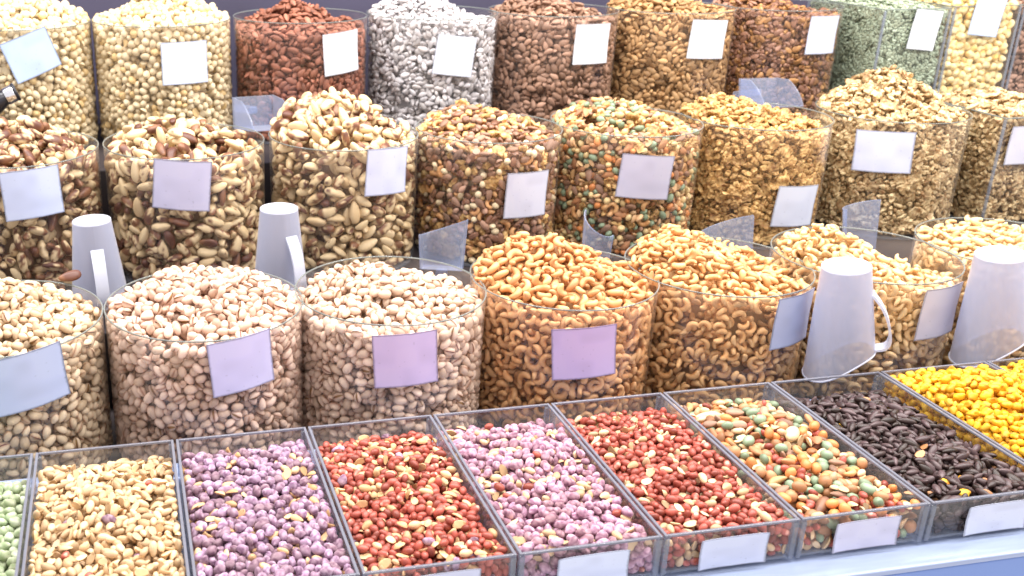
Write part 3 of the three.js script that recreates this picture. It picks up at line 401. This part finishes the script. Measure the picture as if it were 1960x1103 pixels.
// ---------------------------------------------------------------- the nuts that show largest are objects of their own, the rest one mass per heap
const PHRASE = { pistachio: 'pistachio', cashew: 'cashew', brazil_nut: 'brazil nut', almond: 'almond', hazelnut: 'hazelnut', peanut: 'skinless peanut', red_skin_peanut: 'red skin peanut', purple_coated_peanut: 'purple powdered peanut', wasabi_peanut: 'green coated peanut', coated_peanut: 'smooth coated peanut', corn_nut: 'yellow corn nut', black_seed: 'black pointed seed', walnut: 'walnut', pecan: 'glazed pecan', pumpkin_seed: 'green pumpkin seed', corn_puff: 'corn puff' };
const LOOK = { pistachio: ['closed', 'closed', 'slightly split', 'split', 'wide open'], brazil_nut: ['peeled cream', 'mostly peeled', 'patchy', 'half brown', 'brown skinned', 'peeled pale'], hazelnut: ['round', 'round', 'halved', 'longish'], peanut: ['whole', 'small whole', 'halved', 'split', 'chipped'], cashew: ['curled', 'curved', 'tightly curled', 'broken', 'stubby'], walnut: ['half of a', 'half of a', 'chunk of', 'sliver of', 'crumb of', 'thin piece of'], red_skin_peanut: ['whole', 'small', 'partly skinned'] };
function placeIn(o) {                                      // where in its container a nut lies, in words
  const b = o.b, x = (o.a[0] + o.c[0]) / 2 - b.cx, y = (o.a[1] + o.c[1]) / 2, z = (o.a[2] + o.c[2]) / 2 - b.cz, fx = x / b.hx, fz = z / b.hz, top = b.surf(x + b.cx, z + b.cz) - y;
  const side = fx < -0.33 ? 'left' : fx > 0.33 ? 'right' : 'middle';
  if (b.tray) return `${fz < -0.33 ? 'back' : fz > 0.33 ? 'front' : 'centre'} ${side}`;
  if (top > 0.02) return `${y > b.rim - 0.07 ? 'upper' : 'lower'} ${side} wall`;
  return `${fz < 0 ? 'back' : 'front'} ${side} top`;
}
const toneMat = new Map(), kindMat = new Map();
for (const k of Object.values(KINDS)) kindMat.set(k, new THREE.MeshPhysicalMaterial({ name: k.name, color: 0xffffff, vertexColors: true, roughness: k.rough, sheen: k.rough > 0.7 ? 0.3 : 0 }));
function matOf(k, tone) { const key = k.name + tone.join(); if (!toneMat.has(key)) { const m = kindMat.get(k).clone(); m.color.setRGB(...tone); toneMat.set(key, m); } return toneMat.get(key); }
const byKind = new Map(); for (const o of allNuts) if (o.seen > 5) { if (!byKind.has(o.k)) byKind.set(o.k, []); byKind.get(o.k).push(o); }
for (const [k, list] of byKind) {
  list.sort((a, b) => b.seen - a.seen);
  for (const o of list.slice(0, 290)) {
    o.single = true; const m = new THREE.Mesh(k.g[o.v], matOf(k, o.tone)); m.name = numbered(k.name); m.castShadow = m.receiveShadow = true;
    o.m.decompose(m.position, m.quaternion, m.scale); scene.add(m);
    tag(m, `${LOOK[k.name] ? LOOK[k.name][o.v] + ' ' : ''}${PHRASE[k.name]}, ${placeIn(o)} of ${o.b.short}`, PHRASE[k.name].split(' ').slice(-2).join(' '), `${PHRASE[k.name]}s in ${o.b.short}`);
  }
}
const coreMats = new Map();
for (const b of HEAPS) {
  const rest = allNuts.filter((o) => o.b === b && !o.single), g = base((b.fill.length > 1 ? 'mixed_nut' : b.fill[0][0]) + '_heap', [b.cx, b.y0 + 0.006, b.cz]);
  g.userData.kind = 'stuff'; g.userData.label = `heap of ${b.what} filling the ${b.where}`;
  const groups = new Map(); for (const o of rest) { const key = o.k.name + o.v; if (!groups.has(key)) groups.set(key, []); groups.get(key).push(o); }
  const off = new THREE.Matrix4().makeTranslation(-b.cx, -b.y0 - 0.006, -b.cz), m = new THREE.Matrix4(), col = new THREE.Color();
  for (const list of groups.values()) {
    const im = new THREE.InstancedMesh(list[0].k.g[list[0].v], kindMat.get(list[0].k), list.length); im.name = 'heaped_' + list[0].k.name; im.castShadow = im.receiveShadow = true;
    list.forEach((o, i) => { im.setMatrixAt(i, m.multiplyMatrices(off, o.m)); im.setColorAt(i, col.setRGB(...o.tone)); }); g.add(im); im.userData.kind = 'stuff';
  }
  if (!b.tray) {                                           // what lies deeper than the nuts that can be seen
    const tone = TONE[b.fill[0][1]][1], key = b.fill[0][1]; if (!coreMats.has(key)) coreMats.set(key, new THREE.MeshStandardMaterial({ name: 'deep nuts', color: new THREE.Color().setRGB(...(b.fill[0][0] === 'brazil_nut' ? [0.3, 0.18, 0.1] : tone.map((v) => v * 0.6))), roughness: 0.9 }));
    const nA = 40, nR = 10, P = [], I = [], inset = b.D * 0.92, y0 = 0, lim = (c, s) => {
      let r = b.square ? Math.min(b.hx / Math.max(1e-6, Math.abs(c)), b.hz / Math.max(1e-6, Math.abs(s))) : b.hx;
      const f = c * b.f[0] + s * b.f[1]; return r - (f > -0.35 || b.square ? inset : inset * Math.max(0.08, 1 - (-0.35 - f) * 2));
    };
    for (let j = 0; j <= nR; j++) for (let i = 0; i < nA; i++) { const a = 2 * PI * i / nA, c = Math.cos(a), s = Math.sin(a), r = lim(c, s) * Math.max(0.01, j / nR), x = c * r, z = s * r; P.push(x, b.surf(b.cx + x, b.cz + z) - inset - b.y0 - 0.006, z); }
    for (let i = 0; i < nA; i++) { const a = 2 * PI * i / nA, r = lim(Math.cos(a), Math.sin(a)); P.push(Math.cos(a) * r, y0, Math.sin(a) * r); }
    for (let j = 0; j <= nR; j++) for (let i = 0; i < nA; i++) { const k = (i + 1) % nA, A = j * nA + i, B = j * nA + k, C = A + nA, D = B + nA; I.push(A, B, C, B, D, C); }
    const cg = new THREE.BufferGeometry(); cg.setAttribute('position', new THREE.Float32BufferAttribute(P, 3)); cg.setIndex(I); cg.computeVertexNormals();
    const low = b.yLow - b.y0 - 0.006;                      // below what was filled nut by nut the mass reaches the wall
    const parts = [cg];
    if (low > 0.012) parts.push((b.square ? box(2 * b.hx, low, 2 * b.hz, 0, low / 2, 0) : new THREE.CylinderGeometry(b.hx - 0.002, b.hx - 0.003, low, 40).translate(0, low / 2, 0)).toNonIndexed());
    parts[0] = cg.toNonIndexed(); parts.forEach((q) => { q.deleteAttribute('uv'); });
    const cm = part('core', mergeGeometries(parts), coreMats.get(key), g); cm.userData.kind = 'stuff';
  }
}

// ---------------------------------------------------------------- white jugs, clear scoops, bottle
function jugWall(r0, r1, h, slant) {                       // upside down: closed end above (r0), mouth below (r1) cut on a slant, lower at -x
  const prof = 40, rings = 14, P = [], I = [];
  const side = (off) => { for (let j = 0; j <= rings; j++) for (let i = 0; i <= prof; i++) {
    const a = 2 * PI * i / prof, t = j / rings, c = Math.cos(a), s = 0.5 + 0.5 * c, yb = slant * (s * s * (3 - 2 * s)), y = h - t * (h - yb), r = r0 + (r1 - r0) * (1 - y / h) + off;
    P.push(c * r, y, Math.sin(a) * r);
  } };
  side(0); side(-0.0014); const n = prof + 1, S = (rings + 1) * n;
  for (let q = 0; q < 2; q++) for (let j = 0; j < rings; j++) for (let i = 0; i < prof; i++) { const A = q * S + j * n + i, B = A + 1, C = A + n, D = C + 1; q ? I.push(A, C, B, B, C, D) : I.push(A, B, C, B, D, C); }
  for (let i = 0; i < prof; i++) { const A = rings * n + i, B = A + 1, C = S + A, D = C + 1; I.push(A, B, C, B, D, C); }
  const g = new THREE.BufferGeometry(); g.setAttribute('position', new THREE.Float32BufferAttribute(P, 3)); g.setIndex(I); g.computeVertexNormals(); return g;
}
function ribbon(curve, n, wide, thick) {                   // flat strap swept along a curve in the xy plane, its width along z
  const P = [], I = [], t = V3(), p = V3();
  for (let i = 0; i <= n; i++) { curve.getPointAt(i / n, p); curve.getTangentAt(i / n, t); const nx = -t.y * thick / 2, ny = t.x * thick / 2; for (const [a, z] of [[1, 1], [1, -1], [-1, -1], [-1, 1]]) P.push(p.x + a * nx, p.y + a * ny, z * wide / 2); }
  for (let i = 0; i < n; i++) for (let k = 0; k < 4; k++) { const A = i * 4 + k, B = i * 4 + (k + 1) % 4; I.push(A, A + 4, B, B, A + 4, B + 4); }
  I.push(0, 1, 2, 0, 2, 3); const e = n * 4; I.push(e, e + 2, e + 1, e, e + 3, e + 2);
  let g = new THREE.BufferGeometry(); g.setAttribute('position', new THREE.Float32BufferAttribute(P, 3)); g.setIndex(I); g = g.toNonIndexed(); g.computeVertexNormals(); return g;
}
function makeJug([x, y, z], r0, r1, h, slant, turn, handleTurn, lean, label) {
  const t = base('scoop_jug', [x, y, z]); t.rotation.set(0, turn, lean, 'ZYX');
  part('side', jugWall(r0, r1, h, slant), M.frost, t);
  const cap = [[0.0001, h - 0.0012], [r0 * 0.8, h - 0.001], [r0 * 0.9, h + 0.0004], [r0 - 0.001, h + 0.0002], [r0 + 0.0003, h - 0.0012], [r0 + 0.0002, h - 0.003]];
  part('closed_end', new THREE.LatheGeometry(cap.map(([a, b]) => new THREE.Vector2(a, b)), 40), M.frostThick, t);
  const lip = []; for (let i = 0; i < 48; i++) { const a = 2 * PI * i / 48, c = Math.cos(a), q = 0.5 + 0.5 * c, yb = slant * q * q * (3 - 2 * q), r = r0 + (r1 - r0) * (1 - yb / h); lip.push(V3(c * r, yb, Math.sin(a) * r)); }
  part('lip', new THREE.TubeGeometry(new THREE.CatmullRomCurve3(lip, true), 64, 0.0014, 6, true), M.frostThick, t);
  const rt = (q) => r0 + (r1 - r0) * (1 - q / h), y1 = h * (slant > 0.06 ? 0.84 : 0.76), y2 = Math.max(slant + 0.004, h * 0.24), out = r0 * 0.62;
  const curve = new THREE.CatmullRomCurve3([V3(rt(y1) - 0.001, y1, 0), V3(rt(y1) + out * 0.5, y1 - h * 0.09, 0), V3(rt(y1) + out, y1 - h * 0.22, 0), V3(rt(y2) + out * 0.85, y2 + h * 0.08, 0), V3(rt(y2) + out * 0.6, y2 + 0.004, 0), V3(rt(y2) - 0.001, y2, 0)]);
  const hd = part('handle', ribbon(curve, 36, r0 * 0.66, 0.0034), M.frostThick, t); hd.rotation.y = handleTurn - turn;
  tag(t, label, 'measuring jug', 'white jugs between the bins');
}
makeJug([-0.053, 0.945, -1.600], 0.030, 0.049, 0.166, 0.03, -1.5, -1.45, 0.03, 'small frosted white jug upside down beside the dark brazil nuts');
makeJug([0.240, 0.945, -1.600], 0.031, 0.048, 0.168, 0.03, -1.15, -1.15, 0, 'small frosted white jug upside down below the middle brazil nuts');
makeJug([1.030, 0.917, -1.228], 0.033, 0.050, 0.176, 0.042, -0.6, -0.6, 0.13, 'large frosted white jug upside down behind the black seed tray');
makeJug([1.288, 0.917, -1.228], 0.034, 0.051, 0.176, 0.042, -0.6, -0.6, 0.13, 'large frosted white jug upside down behind the yellow corn tray');
function makeScoop([x, y, z], w, h, d, rot, label) {       // open shovel scoop of clear plastic: floor, two sides that fall away to the lip, back and a grip
  const t = base('clear_scoop', [x, y, z]); t.rotation.set(...rot);
  const shape = new THREE.Shape(); shape.moveTo(0, 0); shape.lineTo(d, 0); shape.quadraticCurveTo(d * 0.9, h * 0.5, d * 0.45, h * 0.9); shape.lineTo(0, h); shape.closePath();
  for (const s of [-1, 1]) part('side', new THREE.ExtrudeGeometry(shape, { depth: 0.0018, bevelEnabled: true, bevelSize: 0.0004, bevelThickness: 0.0004, bevelSegments: 1, curveSegments: 10 }).rotateY(-PI / 2).translate(s * w / 2 + 0.0009, 0, 0), M.film, t);
  part('floor', rbox(w - 0.005, 0.002, d, 0, 0.001, d / 2, 0.0008), M.film, t);
  part('back', rbox(w - 0.005, h, 0.002, 0, h / 2, 0.001, 0.0008), M.film, t);
  part('grip', rbox(0.02, 0.014, 0.07, 0, h * 0.55, -0.034, 0.004), M.film, t);
  tag(t, label, 'scoop', 'clear plastic scoops left between the bins');
}
function makeBlade([x, y, z], r, h, slant, turn, lean, label) { // half-pipe scoop stuck upright, its slanted mouth on top
  const t = base('clear_scoop', [x, y, z]); t.rotation.set(lean, turn, 0, 'YXZ');
  const nA = 18, nH = 6, P = [], I = [], S = (nA + 1) * (nH + 1);
  for (const o of [0, -0.0016]) for (let j = 0; j <= nH; j++) for (let i = 0; i <= nA; i++) { const a = PI * i / nA, c = Math.cos(a), rr = r * (1 + 0.12 * j / nH) + o, top = h - slant * (0.5 - 0.5 * c) - 0.25 * slant * Math.sin(a); P.push(c * rr, top * j / nH, -Math.sin(a) * rr * 0.8); }
  for (let q = 0; q < 2; q++) for (let j = 0; j < nH; j++) for (let i = 0; i < nA; i++) { const A = q * S + j * (nA + 1) + i, B = A + 1, C = A + nA + 1, D = C + 1; q ? I.push(A, C, B, B, C, D) : I.push(A, B, C, B, D, C); }
  const edge = (p, q) => I.push(p, q, S + p, q, S + q, S + p);
  for (let i = 0; i < nA; i++) edge(nH * (nA + 1) + i, nH * (nA + 1) + i + 1);
  for (let j = 0; j < nH; j++) { edge(j * (nA + 1), (j + 1) * (nA + 1)); edge((j + 1) * (nA + 1) + nA, j * (nA + 1) + nA); }
  const g = new THREE.BufferGeometry(); g.setAttribute('position', new THREE.Float32BufferAttribute(P, 3)); g.setIndex(I); g.computeVertexNormals();
  part('blade', g, M.film, t);
  const topEdge = []; for (let i = 0; i <= nA; i++) { const k = (nH * (nA + 1) + i) * 3; topEdge.push(V3(P[k], P[k + 1], P[k + 2])); }
  topEdge.unshift(V3(P[0], P[1], P[2])); topEdge.push(V3(P[nA * 3], P[nA * 3 + 1], P[nA * 3 + 2]));
  part('edge', new THREE.TubeGeometry(new THREE.CatmullRomCurve3(topEdge, false, 'catmullrom', 0.1), 60, 0.0008, 6), M.film, t); part('end_wall', rbox(2 * r - 0.004, 0.0018, r * 0.75, 0, 0.001, -r * 0.4, 0.0006), M.film, t); part('grip', rbox(0.02, 0.06, 0.014, 0, -0.031, -r * 0.5, 0.004), M.film, t);
  tag(t, label, 'scoop', 'clear plastic scoops left between the bins');
}
makeScoop([0.254, 1.158, -2.005], 0.088, 0.060, 0.085, [-0.12, 0.35, 0.0], 'clear plastic scoop lying between reddish almonds and the brazil nuts');
makeBlade([0.515, 0.990, -1.585], 0.036, 0.090, 0.030, -0.35, -0.1, 'clear blue tinted scoop standing between pistachios and orange cashews');
makeBlade([0.803, 0.985, -1.60], 0.026, 0.085, 0.034, 2.2, 0.05, 'small clear scoop standing behind the orange cashew mound');
makeBlade([1.070, 0.955, -1.60], 0.050, 0.085, 0.022, 0.2, -0.2, 'clear scoop standing low behind the golden cashews');
makeBlade([1.336, 0.962, -1.60], 0.034, 0.095, 0.012, 0.1, -0.15, 'clear scoop standing behind the half emptied cashew bin');
makeScoop([1.345, 1.152, -1.995], 0.100, 0.066, 0.075, [-0.25, 0.15, 0.0], 'shiny clear scoop behind the golden walnut halves');
{
  const t = base('pepper_mill', [-0.199, 1.241, -1.990]); t.rotation.set(0, 0.15, -1.15);
  const lathe = (q) => new THREE.LatheGeometry(q.map(([a, b]) => new THREE.Vector2(a, b)), 32);
  part('body', lathe([[0.0001, -0.13], [0.022, -0.13], [0.025, -0.08], [0.022, -0.03], [0.015, -0.012], [0.0148, 0.0], [0.0001, 0.0]]), M.black, t);
  part('collar', lathe([[0.0148, -0.009], [0.0164, -0.009], [0.0170, -0.004], [0.0170, 0.007], [0.0160, 0.009], [0.0140, 0.009]]), M.chrome, t);
  part('cap', lathe([[0.0158, 0.0085], [0.0178, 0.0095], [0.0178, 0.0125], [0.0150, 0.0140], [0.0001, 0.0142]]), M.black, t);
  tag(t, 'black mill with a chrome collar behind the dark brazil nuts', 'pepper mill');
}

// two strays that fell on the pistachios
{
  const a = part('brazil_nut', KINDS.brazil_nut.g[4], matOf(KINDS.brazil_nut, TONE.brazilD[3]), scene); a.position.set(-0.093, 1.054, -1.505); a.rotation.set(0.4, 0.35, -0.1);
  tag(a, 'single brown brazil nut fallen on the back of the yellowish pistachios', 'brazil nut');
  const c = part('coated_peanut', KINDS.coated_peanut.g[1], matOf(KINDS.coated_peanut, [0.78, 0.42, 0.08]), scene); c.position.set(0.093, 1.052, -1.513); c.rotation.set(0, 0.5, 0.2);
  tag(c, 'single yellow coated nut fallen behind the pinkish pistachio mound', 'coated nut');
}

renderer.setSize(W, H);
renderer.render(scene, camera);
